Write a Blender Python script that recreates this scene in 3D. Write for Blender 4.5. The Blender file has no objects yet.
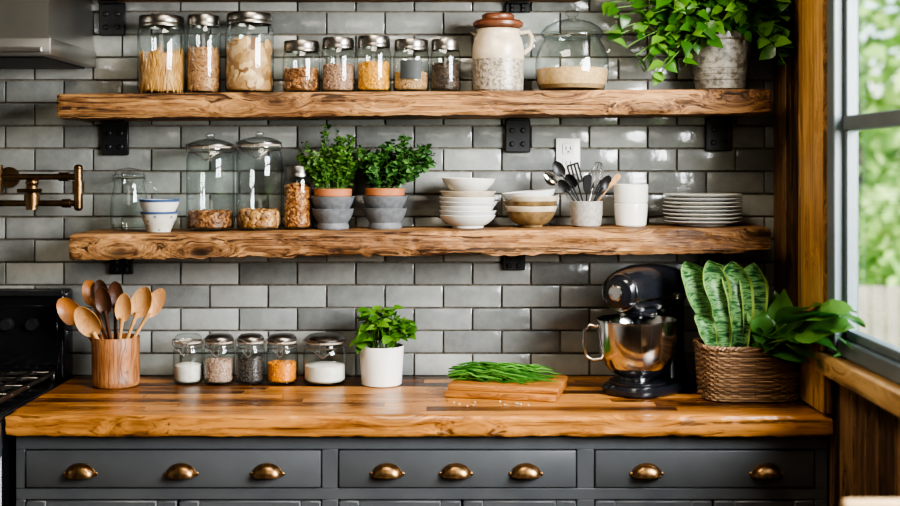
import bpy, bmesh, math, random
from mathutils import Vector, Matrix, noise, Euler
random.seed(7)
R_ = random.random
def U(a,b): return a+(b-a)*random.random()
pi=math.pi
# ------------------------------------------------------------------ materials
def nm(name):
    m=bpy.data.materials.new(name); m.use_nodes=True
    nt=m.node_tree; nt.nodes.clear()
    return m,nt
def N(nt,t,**kw):
    n=nt.nodes.new(t)
    for k,v in kw.items(): setattr(n,k,v)
    return n
def L(nt,a,b): nt.links.new(a,b)
def c4(c): return (c[0],c[1],c[2],1)
def ramp(nt,fac,stops):
    r=nt.nodes.new('ShaderNodeValToRGB'); e=r.color_ramp.elements
    e[0].position=stops[0][0]; e[0].color=c4(stops[0][1])
    e[1].position=stops[-1][0]; e[1].color=c4(stops[-1][1])
    for p,c in stops[1:-1]:
        q=e.new(p); q.color=c4(c)
    L(nt,fac,r.inputs['Fac']); return r.outputs['Color']
def math_(nt,op,a,b=None,clamp=False):
    n=nt.nodes.new('ShaderNodeMath'); n.operation=op; n.use_clamp=clamp
    for i,x in enumerate((a,b)):
        if x is None: continue
        if isinstance(x,(int,float)): n.inputs[i].default_value=x
        else: L(nt,x,n.inputs[i])
    return n.outputs[0]
def mapr(nt,v,a,b,c=0,d=1):
    n=nt.nodes.new('ShaderNodeMapRange'); n.interpolation_type='SMOOTHSTEP'
    for k,x in zip(('From Min','From Max','To Min','To Max'),(a,b,c,d)): n.inputs[k].default_value=x
    L(nt,v,n.inputs['Value']); return n.outputs[0]
def mixc(nt,f,a,b,bt='MIX'):
    n=nt.nodes.new('ShaderNodeMix'); n.data_type='RGBA'; n.blend_type=bt
    for s,x in ((n.inputs[0],f),(n.inputs[6],a),(n.inputs[7],b)):
        if isinstance(x,(int,float)): s.default_value=x
        elif isinstance(x,tuple): s.default_value=c4(x)
        else: L(nt,x,s)
    return n.outputs[2]
def finish(nt,color,rough=.5,metal=0,bump=None,bstr=.2,bdist=.002,spec=.5,coat=0,trans=0):
    b=nt.nodes.new('ShaderNodeBsdfPrincipled'); o=nt.nodes.new('ShaderNodeOutputMaterial')
    if isinstance(color,tuple): b.inputs['Base Color'].default_value=c4(color)
    else: L(nt,color,b.inputs['Base Color'])
    if isinstance(rough,(int,float)): b.inputs['Roughness'].default_value=rough
    else: L(nt,rough,b.inputs['Roughness'])
    b.inputs['Metallic'].default_value=metal
    b.inputs['Specular IOR Level'].default_value=spec
    b.inputs['Coat Weight'].default_value=coat
    b.inputs['Coat Roughness'].default_value=.1
    if bump is not None:
        bn=nt.nodes.new('ShaderNodeBump'); bn.inputs['Strength'].default_value=bstr; bn.inputs['Distance'].default_value=bdist
        L(nt,bump,bn.inputs['Height']); L(nt,bn.outputs[0],b.inputs['Normal'])
    out=b.outputs[0]
    if trans>0:
        t=nt.nodes.new('ShaderNodeBsdfTranslucent')
        if isinstance(color,tuple): t.inputs[0].default_value=c4(color)
        else: L(nt,color,t.inputs[0])
        mx=nt.nodes.new('ShaderNodeMixShader'); mx.inputs[0].default_value=trans
        L(nt,out,mx.inputs[1]); L(nt,t.outputs[0],mx.inputs[2]); out=mx.outputs[0]
    L(nt,out,o.inputs[0])
def simple(name,col,rough=.5,metal=0,var=.12,nscale=20,bstr=.1,coat=0,spec=.5,bdist=.001):
    m,nt=nm(name)
    tc=N(nt,'ShaderNodeTexCoord')
    n=N(nt,'ShaderNodeTexNoise'); n.inputs['Scale'].default_value=nscale; n.inputs['Detail'].default_value=5
    L(nt,tc.outputs['Object'],n.inputs['Vector'])
    d=tuple(x*(1-var) for x in col); l=tuple(min(1,x*(1+var)) for x in col)
    c=ramp(nt,n.outputs[0],[(.3,d),(.7,l)])
    finish(nt,c,rough,metal,n.outputs[0],bstr,bdist,spec,coat)
    return m
def wood(name,dark,mid,light,axis=0,scale=1,rough=.45,knots=.6,contrast=1,isl=.35,coat=0,bstr=.5,cracks=.6,spec=.5):
    m,nt=nm(name)
    tc=N(nt,'ShaderNodeTexCoord'); geo=N(nt,'ShaderNodeNewGeometry')
    rnd=geo.outputs['Random Per Island']
    off=N(nt,'ShaderNodeCombineXYZ')
    r1=math_(nt,'MULTIPLY',rnd,13.7); r2=math_(nt,'MULTIPLY',rnd,37.1)
    L(nt,r1,off.inputs[0]); L(nt,r2,off.inputs[1]); L(nt,r1,off.inputs[2])
    add=N(nt,'ShaderNodeVectorMath',operation='ADD'); L(nt,tc.outputs['Object'],add.inputs[0]); L(nt,off.outputs[0],add.inputs[1])
    def mp(a,b,src=None):
        x=N(nt,'ShaderNodeMapping'); s=[b*scale]*3; s[axis]=a*scale; x.inputs['Scale'].default_value=s
        L(nt,src if src is not None else add.outputs[0],x.inputs['Vector']); return x.outputs[0]
    v=N(nt,'ShaderNodeTexVoronoi'); v.inputs['Scale'].default_value=1
    L(nt,mp(3.6,9.5),v.inputs['Vector'])
    halo=mapr(nt,v.outputs['Distance'],.0,.55,1,0)
    wv=N(nt,'ShaderNodeCombineXYZ'); hm=math_(nt,'MULTIPLY',halo,.06/scale)
    for i in range(3):
        if i!=axis: L(nt,hm,wv.inputs[i])
    wadd=N(nt,'ShaderNodeVectorMath',operation='ADD'); L(nt,add.outputs[0],wadd.inputs[0]); L(nt,wv.outputs[0],wadd.inputs[1]); W_=wadd.outputs[0]
    def noi(a,b,det,rough_=.6,dist=0):
        n=N(nt,'ShaderNodeTexNoise'); n.inputs['Scale'].default_value=1; n.inputs['Detail'].default_value=det; n.inputs['Roughness'].default_value=rough_; n.inputs['Distortion'].default_value=dist
        L(nt,mp(a,b,W_),n.inputs['Vector']); return n.outputs[0]
    n1=noi(2.0,38,8,.7,.8); n0=noi(2.2,7,3); n2=noi(9,230,4); n3=noi(1.6,75,6,.6,.5)
    f=math_(nt,'ADD',math_(nt,'ADD',math_(nt,'MULTIPLY',n1,.5),math_(nt,'MULTIPLY',n2,.25)),math_(nt,'MULTIPLY',n0,.25))
    f=math_(nt,'ADD',f,math_(nt,'MULTIPLY',math_(nt,'SUBTRACT',rnd,.5),isl*.3))
    k=.1/contrast
    col=ramp(nt,f,[(.5-1.0*k,dark),(.5-.2*k,mid),(.5+1.0*k,light)])
    crk=mapr(nt,n3,.36,.44,1,0); crk=math_(nt,'MULTIPLY',crk,cracks)
    col=mixc(nt,crk,col,tuple(x*.4 for x in dark))
    inv=math_(nt,'MULTIPLY',mapr(nt,v.outputs['Distance'],.05,.2,1,0),knots)
    inv2=math_(nt,'MULTIPLY',mapr(nt,v.outputs['Distance'],.12,.42,1,0),knots*.45)
    col=mixc(nt,inv2,col,tuple(x*.9 for x in dark))
    col=mixc(nt,inv,col,tuple(x*.3 for x in dark))
    hb=math_(nt,'SUBTRACT',math_(nt,'SUBTRACT',f,math_(nt,'MULTIPLY',inv,.3)),math_(nt,'MULTIPLY',crk,.5))
    rg=math_(nt,'ADD',math_(nt,'MULTIPLY',n0,.25),rough-.12)
    finish(nt,col,rg,0,hb,bstr,.004,spec,coat)
    return m
def glass(name,tint=(.95,.98,.97),k=.5,base=.045):
    m,nt=nm(name)
    lw=N(nt,'ShaderNodeLayerWeight'); lw.inputs[0].default_value=.5
    p=math_(nt,'POWER',lw.outputs['Facing'],3.0)
    fac=math_(nt,'ADD',math_(nt,'MULTIPLY',p,k),base,True)
    t=N(nt,'ShaderNodeBsdfTransparent')
    p2=math_(nt,'POWER',lw.outputs['Facing'],4.0)
    L(nt,mixc(nt,p2,tint,(.2,.24,.24)),t.inputs[0])
    g=N(nt,'ShaderNodeBsdfGlossy'); g.inputs['Roughness'].default_value=.04; g.inputs[0].default_value=(.95,.97,1,1)
    mx=N(nt,'ShaderNodeMixShader'); L(nt,fac,mx.inputs[0]); L(nt,t.outputs[0],mx.inputs[1]); L(nt,g.outputs[0],mx.inputs[2])
    o=N(nt,'ShaderNodeOutputMaterial'); L(nt,mx.outputs[0],o.inputs[0]); return m
def pieces_mat(name,stops,rough=.5):
    m,nt=nm(name); geo=N(nt,'ShaderNodeNewGeometry'); tc=N(nt,'ShaderNodeTexCoord')
    n=N(nt,'ShaderNodeTexNoise'); n.inputs['Scale'].default_value=90; L(nt,tc.outputs['Object'],n.inputs['Vector'])
    f=math_(nt,'ADD',math_(nt,'MULTIPLY',geo.outputs['Random Per Island'],.8),math_(nt,'MULTIPLY',n.outputs[0],.2))
    c=ramp(nt,f,stops); finish(nt,c,rough,0,n.outputs[0],.2,.001); return m
def leafmat(name,stops,rough=.4,trans=.25,nscale=30,band=False):
    m,nt=nm(name); geo=N(nt,'ShaderNodeNewGeometry'); tc=N(nt,'ShaderNodeTexCoord')
    n=N(nt,'ShaderNodeTexNoise'); n.inputs['Scale'].default_value=nscale; n.inputs['Detail'].default_value=3
    if band:
        mp=N(nt,'ShaderNodeMapping'); mp.inputs['Scale'].default_value=(.7,.7,3.2); L(nt,tc.outputs['Object'],mp.inputs['Vector']); L(nt,mp.outputs[0],n.inputs['Vector'])
        n.inputs['Distortion'].default_value=1.6; n.inputs['Detail'].default_value=5
        f=n.outputs[0]
    else:
        L(nt,tc.outputs['Object'],n.inputs['Vector'])
        f=math_(nt,'ADD',math_(nt,'MULTIPLY',geo.outputs['Random Per Island'],.65),math_(nt,'MULTIPLY',n.outputs[0],.35))
    c=ramp(nt,f,stops); finish(nt,c,rough,0,n.outputs[0],.15,.002,trans=trans); return m

M_shelf=wood('shelf_wood',(.034,.016,.008),(.17,.08,.031),(.42,.23,.095),0,1,.6,.85,1.15,.2,cracks=.85,bstr=.8,spec=.3)
M_counter=wood('counter_wood',(.042,.014,.004),(.215,.082,.02),(.47,.21,.055),0,1,.3,.75,1.15,.95,coat=.1,bstr=.35,cracks=.75)
M_plank=wood('plank_wood',(.024,.012,.006),(.11,.055,.024),(.25,.14,.062),2,1,.7,.7,.95,.9,cracks=.85,spec=.3)
M_casing=wood('casing_wood',(.08,.035,.01),(.33,.165,.052),(.55,.32,.115),2,1,.5,.6,1.1,.3,cracks=.7)
M_sill=wood('sill_wood',(.12,.06,.022),(.38,.21,.08),(.58,.37,.16),1,1,.45,.5,1,.3)
M_board=wood('board_wood',(.15,.055,.014),(.36,.145,.034),(.5,.24,.065),0,2,.4,.2,.9,.3,cracks=.4)
M_crock=wood('crock_wood',(.12,.045,.015),(.34,.145,.052),(.5,.24,.095),2,2,.45,.1,.9,.3,cracks=.4)
M_sp1=wood('spoon_wood_light',(.26,.115,.04),(.44,.22,.085),(.56,.32,.13),2,2,.45,0,.8,.4,cracks=.15)
M_sp2=wood('spoon_wood_amber',(.15,.05,.012),(.34,.125,.03),(.44,.19,.05),2,2,.35,0,.8,.4,cracks=.2)
M_sp3=wood('spoon_wood_dark',(.02,.008,.004),(.05,.02,.009),(.09,.035,.016),2,2,.35,0,.8,.4,cracks=.2)
M_chair=wood('chair_wood',(.3,.18,.09),(.5,.33,.17),(.6,.43,.25),0,1,.4,.1,.8,.3,cracks=.3)
M_floor=wood('floor_wood',(.06,.035,.02),(.17,.1,.055),(.26,.16,.09),0,.6,.4,.3,1,.8)
M_glass=glass('jar_glass'); M_pane=glass('window_glass',(.98,.99,.99),.4,.02)
M_lid=simple('jar_lid_metal',(.22,.205,.185),.32,1,.25,40,.1)
M_steel=simple('steel',(.6,.59,.57),.14,1,.06,6,.02)
M_brushed=simple('brushed_steel',(.5,.5,.49),.38,1,.1,4,.05)
M_wire=simple('wire_metal',(.42,.41,.39),.3,1)
M_black=simple('black_iron',(.012,.012,.013),.45,0,.3,40,.2)
M_blackgl=simple('black_enamel',(.008,.008,.01),.12,0,.2,10,.02)
M_mixer=simple('mixer_enamel',(.011,.012,.015),.2,0,.15,60,.03,coat=.4)
M_brass=simple('aged_brass',(.19,.12,.06),.36,1,.4,30,.15)
M_pull=simple('antique_bronze',(.25,.15,.07),.36,1,.5,60,.2)
M_cab=simple('cabinet_paint',(.072,.076,.078),.42,0,.08,12,.1)
M_gap=simple('cabinet_shadow_gap',(.01,.01,.01),.8)
M_white=simple('white_ceramic',(.66,.64,.58),.22,0,.05,15,.05)
M_cream=simple('cream_ceramic',(.5,.42,.31),.3,0,.15,30,.1)
M_plate=simple('plate_ceramic',(.58,.58,.57),.2,0,.06,30,.03)
M_brownb=simple('brown_glaze',(.17,.11,.05),.28,0,.5,40,.1)
M_gray=simple('gray_stoneware',(.115,.12,.125),.6,0,.25,60,.3)
M_graylt=simple('light_stoneware',(.28,.26,.23),.6,0,.25,90,.4)
M_terra=simple('terracotta',(.36,.13,.05),.7,0,.15,30,.2)
M_soil=simple('soil',(.03,.018,.01),.9,0,.5,120,1,bdist=.006)
M_brownlid=simple('brown_lid',(.14,.05,.025),.35,0,.3,30,.1)
M_wframe=simple('window_frame_paint',(.11,.135,.145),.42,0,.08,12,.1)
M_wallp=simple('wall_paint',(.42,.4,.37),.7,0,.04,6,.1)
M_outlet=simple('outlet_plastic',(.7,.68,.63),.35,0,.02)
M_wicker=pieces_mat('wicker',[(.1,(.07,.036,.017)),(.5,(.17,.092,.042)),(.9,(.29,.17,.083))],.6)
M_gasket=simple('rubber_gasket',(.45,.36,.28),.6)
M_label=simple('label_dark',(.03,.035,.035),.6)
M_bluerim=simple('blue_rim_glaze',(.06,.1,.2),.3)
def speck(name,base,spot,scale,th=.35):
    m,nt=nm(name); tc=N(nt,'ShaderNodeTexCoord'); n=N(nt,'ShaderNodeTexNoise'); n.inputs['Scale'].default_value=scale; n.inputs['Detail'].default_value=6; n.inputs['Roughness'].default_value=.8
    L(nt,tc.outputs['Object'],n.inputs['Vector'])
    c=ramp(nt,n.outputs[0],[(th,spot),(th+.12,base),(1,base)]); finish(nt,c,.35,0,n.outputs[0],.2,.002); return m
M_speck=speck('speckled_ceramic',(.4,.35,.28),(.13,.1,.07),90,.43)
M_potw=speck('weathered_pot',(.38,.35,.3),(.16,.14,.11),45,.42)
def bluepat():
    m,nt=nm('blue_pattern_ceramic'); tc=N(nt,'ShaderNodeTexCoord'); v=N(nt,'ShaderNodeTexVoronoi'); v.inputs['Scale'].default_value=48
    L(nt,tc.outputs['Object'],v.inputs['Vector'])
    c=ramp(nt,v.outputs['Distance'],[(.0,(.1,.15,.26)),(.18,(.2,.26,.33)),(.3,(.55,.52,.44)),(1,(.58,.55,.48))]); finish(nt,c,.25); return m
M_blue=bluepat()
def tilemat():
    m,nt=nm('glazed_tile'); geo=N(nt,'ShaderNodeNewGeometry'); tc=N(nt,'ShaderNodeTexCoord')
    n=N(nt,'ShaderNodeTexNoise'); n.inputs['Scale'].default_value=14; n.inputs['Detail'].default_value=9; n.inputs['Roughness'].default_value=.7; L(nt,tc.outputs['Object'],n.inputs['Vector'])
    n2=N(nt,'ShaderNodeTexNoise'); n2.inputs['Scale'].default_value=24; n2.inputs['Detail'].default_value=2; L(nt,tc.outputs['Object'],n2.inputs['Vector'])
    f=math_(nt,'ADD',math_(nt,'MULTIPLY',geo.outputs['Random Per Island'],.42),math_(nt,'MULTIPLY',n.outputs[0],.58))
    c=ramp(nt,f,[(.2,(.135,.14,.132)),(.5,(.25,.256,.238)),(.8,(.37,.375,.345))])
    finish(nt,c,.16,0,n2.outputs[0],.5,.005,.5,coat=.12); return m
M_tile=tilemat()
M_grout=simple('grout',(.2,.17,.13),.9,0,.35,60,.5)
M_herb1=leafmat('thyme_leaf',[(.1,(.02,.06,.01)),(.5,(.06,.145,.025)),(.9,(.16,.29,.06))])
M_herb2=leafmat('parsley_leaf',[(.1,(.014,.05,.012)),(.5,(.045,.12,.028)),(.9,(.11,.23,.06))])
M_basil=leafmat('basil_leaf',[(.1,(.02,.075,.008)),(.5,(.07,.18,.02)),(.9,(.17,.33,.045))],.35)
M_pothos=leafmat('pothos_leaf',[(.1,(.014,.06,.008)),(.5,(.055,.17,.018)),(.9,(.19,.38,.05))],.35)
M_broad=leafmat('broad_leaf',[(.1,(.022,.09,.018)),(.5,(.065,.19,.035)),(.9,(.18,.36,.09))],.3,.28,10)
M_snake=leafmat('snake_leaf',[(.36,(.012,.045,.015)),(.46,(.028,.09,.028)),(.51,(.1,.2,.07)),(.56,(.16,.28,.11)),(.63,(.035,.1,.032))],.36,.1,24,True)
M_snake_e=simple('snake_leaf_edge',(.2,.28,.07),.4)
M_stem=simple('green_stem',(.08,.17,.03),.5)
M_chive=pieces_mat('chive_green',[(.1,(.015,.065,.01)),(.5,(.04,.14,.018)),(.9,(.11,.26,.045))],.4)
M_tree=leafmat('garden_leaf',[(.1,(.14,.28,.07)),(.5,(.33,.52,.14)),(.9,(.65,.78,.34))],.6,.4,.6)
M_grass=simple('grass',(.2,.34,.08),.9,0,.4,3,.5)
M_fence=simple('fence_wood',(.3,.26,.22),.7,0,.15,5)
M_bark=simple('bark',(.1,.07,.05),.9,0,.4,20,.6)
# ------------------------------------------------------------------ mesh builder
class MB:
    def __init__(s): s.v=[];s.f=[];s.mi=[];s.sm=[];s.mats=[];s.M=Matrix.Identity(4)
    def add(s,vs,fs,mat,smooth=True):
        if mat not in s.mats: s.mats.append(mat)
        k=s.mats.index(mat); o=len(s.v)
        s.v.extend([tuple(s.M@Vector(p)) for p in vs])
        s.f.extend([tuple(i+o for i in f) for f in fs]); s.mi.extend([k]*len(fs)); s.sm.extend([smooth]*len(fs))
    def obj(s,name,loc=(0,0,0),rot=(0,0,0),parent=None,sharp=38):
        me=bpy.data.meshes.new(name); me.from_pydata(s.v,[],s.f)
        for m in s.mats: me.materials.append(m)
        me.polygons.foreach_set('material_index',s.mi); me.polygons.foreach_set('use_smooth',s.sm)
        me.update()
        try: me.set_sharp_from_angle(angle=math.radians(sharp))
        except Exception: pass
        o=bpy.data.objects.new(name,me); o.location=loc; o.rotation_euler=rot
        bpy.context.scene.collection.objects.link(o)
        if parent: o.parent=parent
        return o
def lathe(mb,prof,mat,seg=32,c=(0,0,0),sx=1,sy=1):
    vs=[];fs=[];rows=[]
    for r,z in prof:
        if r<1e-6: rows.append([len(vs)]); vs.append((c[0],c[1],c[2]+z))
        else:
            rows.append(list(range(len(vs),len(vs)+seg)))
            for i in range(seg):
                a=2*pi*i/seg; vs.append((c[0]+r*sx*math.cos(a),c[1]+r*sy*math.sin(a),c[2]+z))
    for a,b in zip(rows,rows[1:]):
        for i in range(seg):
            j=(i+1)%seg
            if len(a)==1 and len(b)==1: break
            if len(a)==1: fs.append((a[0],b[j],b[i]))
            elif len(b)==1: fs.append((a[i],a[j],b[0]))
            else: fs.append((a[i],a[j],b[j],b[i]))
    mb.add(vs,fs,mat)
def tube(mb,pts,r,mat,seg=8,closed=False,cap=True):
    pts=[Vector(p) for p in pts]; n=len(pts)
    rr=r if isinstance(r,(list,tuple)) else [r]*n
    T=[]
    for i in range(n):
        if closed: t=pts[(i+1)%n]-pts[i-1]
        else: t=pts[min(i+1,n-1)]-pts[max(i-1,0)]
        T.append(t.normalized() if t.length>1e-9 else Vector((0,0,1)))
    up=Vector((0,0,1)) if abs(T[0].z)<.9 else Vector((1,0,0))
    nrm=(up-T[0]*up.dot(T[0])).normalized()
    vs=[];fs=[]
    for i in range(n):
        nrm=nrm-T[i]*nrm.dot(T[i])
        if nrm.length<1e-6: nrm=T[i].orthogonal()
        nrm.normalize(); b=T[i].cross(nrm)
        for k in range(seg):
            a=2*pi*k/seg; vs.append(tuple(pts[i]+(nrm*math.cos(a)+b*math.sin(a))*rr[i]))
    m=n if closed else n-1
    for i in range(m):
        j=(i+1)%n
        for k in range(seg):
            l=(k+1)%seg; fs.append((i*seg+k,i*seg+l,j*seg+l,j*seg+k))
    if cap and not closed:
        fs.append(tuple(range(seg-1,-1,-1))); fs.append(tuple((n-1)*seg+k for k in range(seg)))
    mb.add(vs,fs,mat)
def box(mb,x0,x1,y0,y1,z0,z1,mat,bev=.002,rot=None,seg=1,smooth=False):
    bm=bmesh.new(); bmesh.ops.create_cube(bm,size=1)
    sx,sy,sz=abs(x1-x0),abs(y1-y0),abs(z1-z0)
    for v in bm.verts: v.co=Vector((v.co.x*sx,v.co.y*sy,v.co.z*sz))
    if bev>0: bmesh.ops.bevel(bm,geom=list(bm.edges),offset=min(bev,.45*min(sx,sy,sz)),segments=seg,affect='EDGES',profile=.5)
    c=Vector(((x0+x1)/2,(y0+y1)/2,(z0+z1)/2))
    bm.verts.index_update()
    vs=[tuple(((rot@v.co) if rot else v.co)+c) for v in bm.verts]; fs=[tuple(v.index for v in f.verts) for f in bm.faces]
    bm.free(); mb.add(vs,fs,mat,smooth)
def loft(mb,rings,mat,cap=True):
    n=len(rings[0]); vs=[p for r in rings for p in r]; fs=[]
    for i in range(len(rings)-1):
        for k in range(n):
            l=(k+1)%n; fs.append((i*n+k,i*n+l,(i+1)*n+l,(i+1)*n+k))
    if cap: fs.append(tuple(range(n-1,-1,-1))); fs.append(tuple((len(rings)-1)*n+k for k in range(n)))
    mb.add(vs,fs,mat)
def sell(a,b,e=2.5,n=32):
    o=[]
    for i in range(n):
        t=2*pi*i/n; c,s=math.cos(t),math.sin(t)
        o.append((a*math.copysign(abs(c)**(2/e),c),b*math.copysign(abs(s)**(2/e),s)))
    return o
def ellip(mb,M,a,b,c,mat,u=6,v=4):
    vs=[(0,0,-c)];fs=[]
    for j in range(1,v):
        ph=-pi/2+pi*j/v
        for i in range(u):
            t=2*pi*i/u; vs.append((a*math.cos(ph)*math.cos(t),b*math.cos(ph)*math.sin(t),c*math.sin(ph)))
    vs.append((0,0,c)); 
    for i in range(u):
        k=(i+1)%u; fs.append((0,1+k,1+i)); fs.append((1+(v-2)*u+i,1+(v-2)*u+k,len(vs)-1))
        for j in range(v-2): fs.append((1+j*u+i,1+j*u+k,1+(j+1)*u+k,1+(j+1)*u+i))
    mb.add([tuple(M@Vector(p)) for p in vs],fs,mat)
def frame(pos,zdir,roll=0):
    z=Vector(zdir).normalized(); x=z.orthogonal().normalized()
    x=(Matrix.Rotation(roll,3,z)@x); y=z.cross(x)
    m=Matrix((x,y,z)).transposed().to_4x4(); m.translation=Vector(pos); return m
def leaf(mb,base,d,up,Ln,W,mat,curve=.3,fold=.15,seg=5,pw=.8,wav=0,clamp=None):
    d=Vector(d).normalized(); up=Vector(up); up=(up-d*up.dot(d))
    if up.length<1e-4: up=d.orthogonal()
    up.normalize(); s=d.cross(up); vs=[];fs=[]; b=Vector(base); ph=U(0,6)
    for i in range(seg+1):
        t=i/seg; p=b+d*Ln*(t-.15*curve*t*t)-up*curve*Ln*t*t
        w=W*.5*(math.sin(pi*min(1,t**pw*.97+.03)) )
        if i==seg: w=W*.01
        wv=wav*math.sin(t*9+ph)*W
        vs+= [tuple(p-s*w+up*(fold*w+wv)),tuple(p),tuple(p+s*w+up*(fold*w-wv))]
    if clamp: vs=[clamp(q) for q in vs]
    for i in range(seg):
        a=i*3; fs+=[(a,a+1,a+4,a+3),(a+1,a+2,a+5,a+4)]
    mb.add(vs,fs,mat)
def empty(name,loc):
    e=bpy.data.objects.new(name,None); e.location=loc; e.empty_display_size=.05; bpy.context.scene.collection.objects.link(e); return e
zU=lambda x:1.8152+.007*x
zL=lambda x:1.3934+.00994*x
# ------------------------------------------------------------------ room shell
CX=1.04
mb=MB(); box(mb,-2.6,1.09,.0135,.12,0,2.7,M_grout,0); 
px_,pz_=.1885,.0735
for k in range(-1,23):
    zb=.982+k*pz_
    j0=-.587+(px_/2 if k%2 else 0)
    for j in range(-11,10):
        xa=j0+j*px_; xb=xa+px_
        xa+=.0024; xb-=.0024
        if xa<-2.55 or xa>1.055: continue
        xb=min(xb,1.058)
        if xb-xa<.01: continue
        rot=Matrix.Rotation(math.radians(U(-.9,.9)),3,'X')@Matrix.Rotation(math.radians(U(-.6,.6)),3,'Z')
        box(mb,xa,xb,.001,.017,zb+.0024,zb+pz_-.0024,M_tile,.003,rot,2,True)
mb.obj('wall_back')
mb=MB(); box(mb,-2.7,1.09,-5,.12,-.06,-.021,M_wallp,0)
for i in range(34):
    y=-5+i*.15; x=-2.6
    while x<1.05:
        l=U(.7,1.4); box(mb,x,min(x+l,1.06)-.002,y,y+.148,-.02,0,M_floor,.001); x+=l
mb.obj('floor')
mb=MB(); box(mb,-2.7,1.09,-5.1,.12,2.7,2.76,M_wallp,0); mb.obj('ceiling')
mb=MB(); box(mb,-2.7,-2.6,-5.1,.12,0,2.7,M_wallp,0); mb.obj('wall_left')
mb=MB(); box(mb,-2.6,1.09,-5.1,-5,0,2.7,M_wallp,0); mb.obj('wall_front')
WY0,WY1,WZ0,WZ1=-.655,-2.5,1.075,2.35
mb=MB()
for a in ((.0,WY0,0,2.7),(WY1,-5,0,2.7),(WY0,WY1,0,WZ0),(WY0,WY1,WZ1,2.7)):
    box(mb,1.062,1.09,a[1],a[0],a[2],a[3],M_wallp,0)
y=-.002
while y>-5:
    w=U(.08,.14); y1=max(y-w,-5)
    if y>WY0 and y1<WY0: y1=WY0
    if y>WY1 and y1<WY1: y1=WY1
    t=U(0,.006)
    if y1>=WY0-1e-4 or y<=WY1+1e-4: box(mb,CX+t,1.063,y1+.002,y,0,2.7,M_plank,.003)
    else:
        box(mb,CX+t,1.063,y1+.002,y,0,WZ0,M_plank,.003); box(mb,CX+t,1.063,y1+.002,y,WZ1,2.7,M_plank,.003)
    y=y1
mb.obj('wall_right')
mb=MB(); box(mb,1.008,CX,-.625,-.395,.915,2.69,M_casing,.006,None,2); mb.obj('trim_1')
mb=MB(); box(mb,1.012,CX,-2.78,-2.56,.915,2.69,M_casing,.006,None,2); mb.obj('trim_2')
mb=MB(); box(mb,.992,1.062,-2.62,-.6,1.03,1.084,M_sill,.006,None,2); mb.obj('trim_3')
mb=MB()
f0,f1=1.018,1.085
box(mb,f0,f1,-.69,-.63,1.085,2.4,M_wframe,.004)
box(mb,f0,f1,-2.55,-2.49,1.085,2.4,M_wframe,.004)
box(mb,f0,f1,-2.49,-.69,2.33,2.4,M_wframe,.004)
box(mb,f0+.01,f1,-2.49,-.69,1.085,1.13,M_wframe,.004)
box(mb,f0+.006,f1,-1.66,-1.58,1.13,2.33,M_wframe,.004)
for ya,yb in ((-.69,-1.58),(-1.66,-2.49)):
    box(mb,1.045,1.075,ya-.022,ya,1.13,2.33,M_wframe,.003)
    box(mb,1.045,1.075,yb,yb+.022,1.13,2.33,M_wframe,.003)
    box(mb,1.042,1.078,yb,ya,1.68,1.72,M_wframe,.003)
    box(mb,1.045,1.075,yb,ya,1.13,1.155,M_wframe,.003)
    mb.add([(1.062,ya,1.13),(1.062,yb,1.13),(1.062,yb,2.33),(1.062,ya,2.33)],[(0,1,2,3)],M_pane,False)
mb.obj('window_1')
# ------------------------------------------------------------------ outside garden
mb=MB(); mb.add([(1.1,-12,-.4),(60,-12,-.4),(60,60,-.4),(1.1,60,-.4)],[(0,1,2,3)],M_grass,False)
mb.add([(-20,.3,-.4),(1.1,.3,-.4),(1.1,60,-.4),(-20,60,-.4)],[(0,1,2,3)],M_grass,False)
mb.obj('garden_lawn')
def tree(name,x,y,r,zc,n=1300,s0=.16,s1=.3):
    mb=MB(); tube(mb,[(0,0,-.4),(.05,0,zc*.5),(0,.05,zc)],[.14,.1,.07],M_bark,8)
    for i in range(n):
        d=Vector((U(-1,1),U(-1,1),U(-1,1)))
        if d.length>1 or d.length<.5: continue
        p=Vector((d.x*r,d.y*r,zc+d.z*r*1.15)); s=U(s0,s1)
        if p.z<-.3: continue
        leaf(mb,p,(U(-1,1),U(-1,1),U(-.8,.4)),(U(-1,1),U(-1,1),1),s,s*.7,M_tree,.3,.2,2)
    mb.obj(name,(x,y,0))
tree('garden_tree',6.0,14,3.2,3.2,9000,.2,.4); tree('garden_tree',9.5,20,4.5,4.6,8000,.3,.5)
tree('garden_shrub',5.6,9.4,1.1,.6,3600,.1,.2); tree('garden_shrub',3.9,10.2,1.2,.7,3000,.1,.2); tree('garden_tree',1.8,16,3.2,3,4000,.2,.4)
mb=MB()
for i in range(56):
    x=.6+i*.14; box(mb,x,x+.125,0,.03,-.4,.45,M_fence,.01)
for z in (-.1,.3): box(mb,.6,8.5,.03,.07,z,z+.09,M_fence,.005)
mb.obj('garden_fence',(0,7.4,0))
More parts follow.
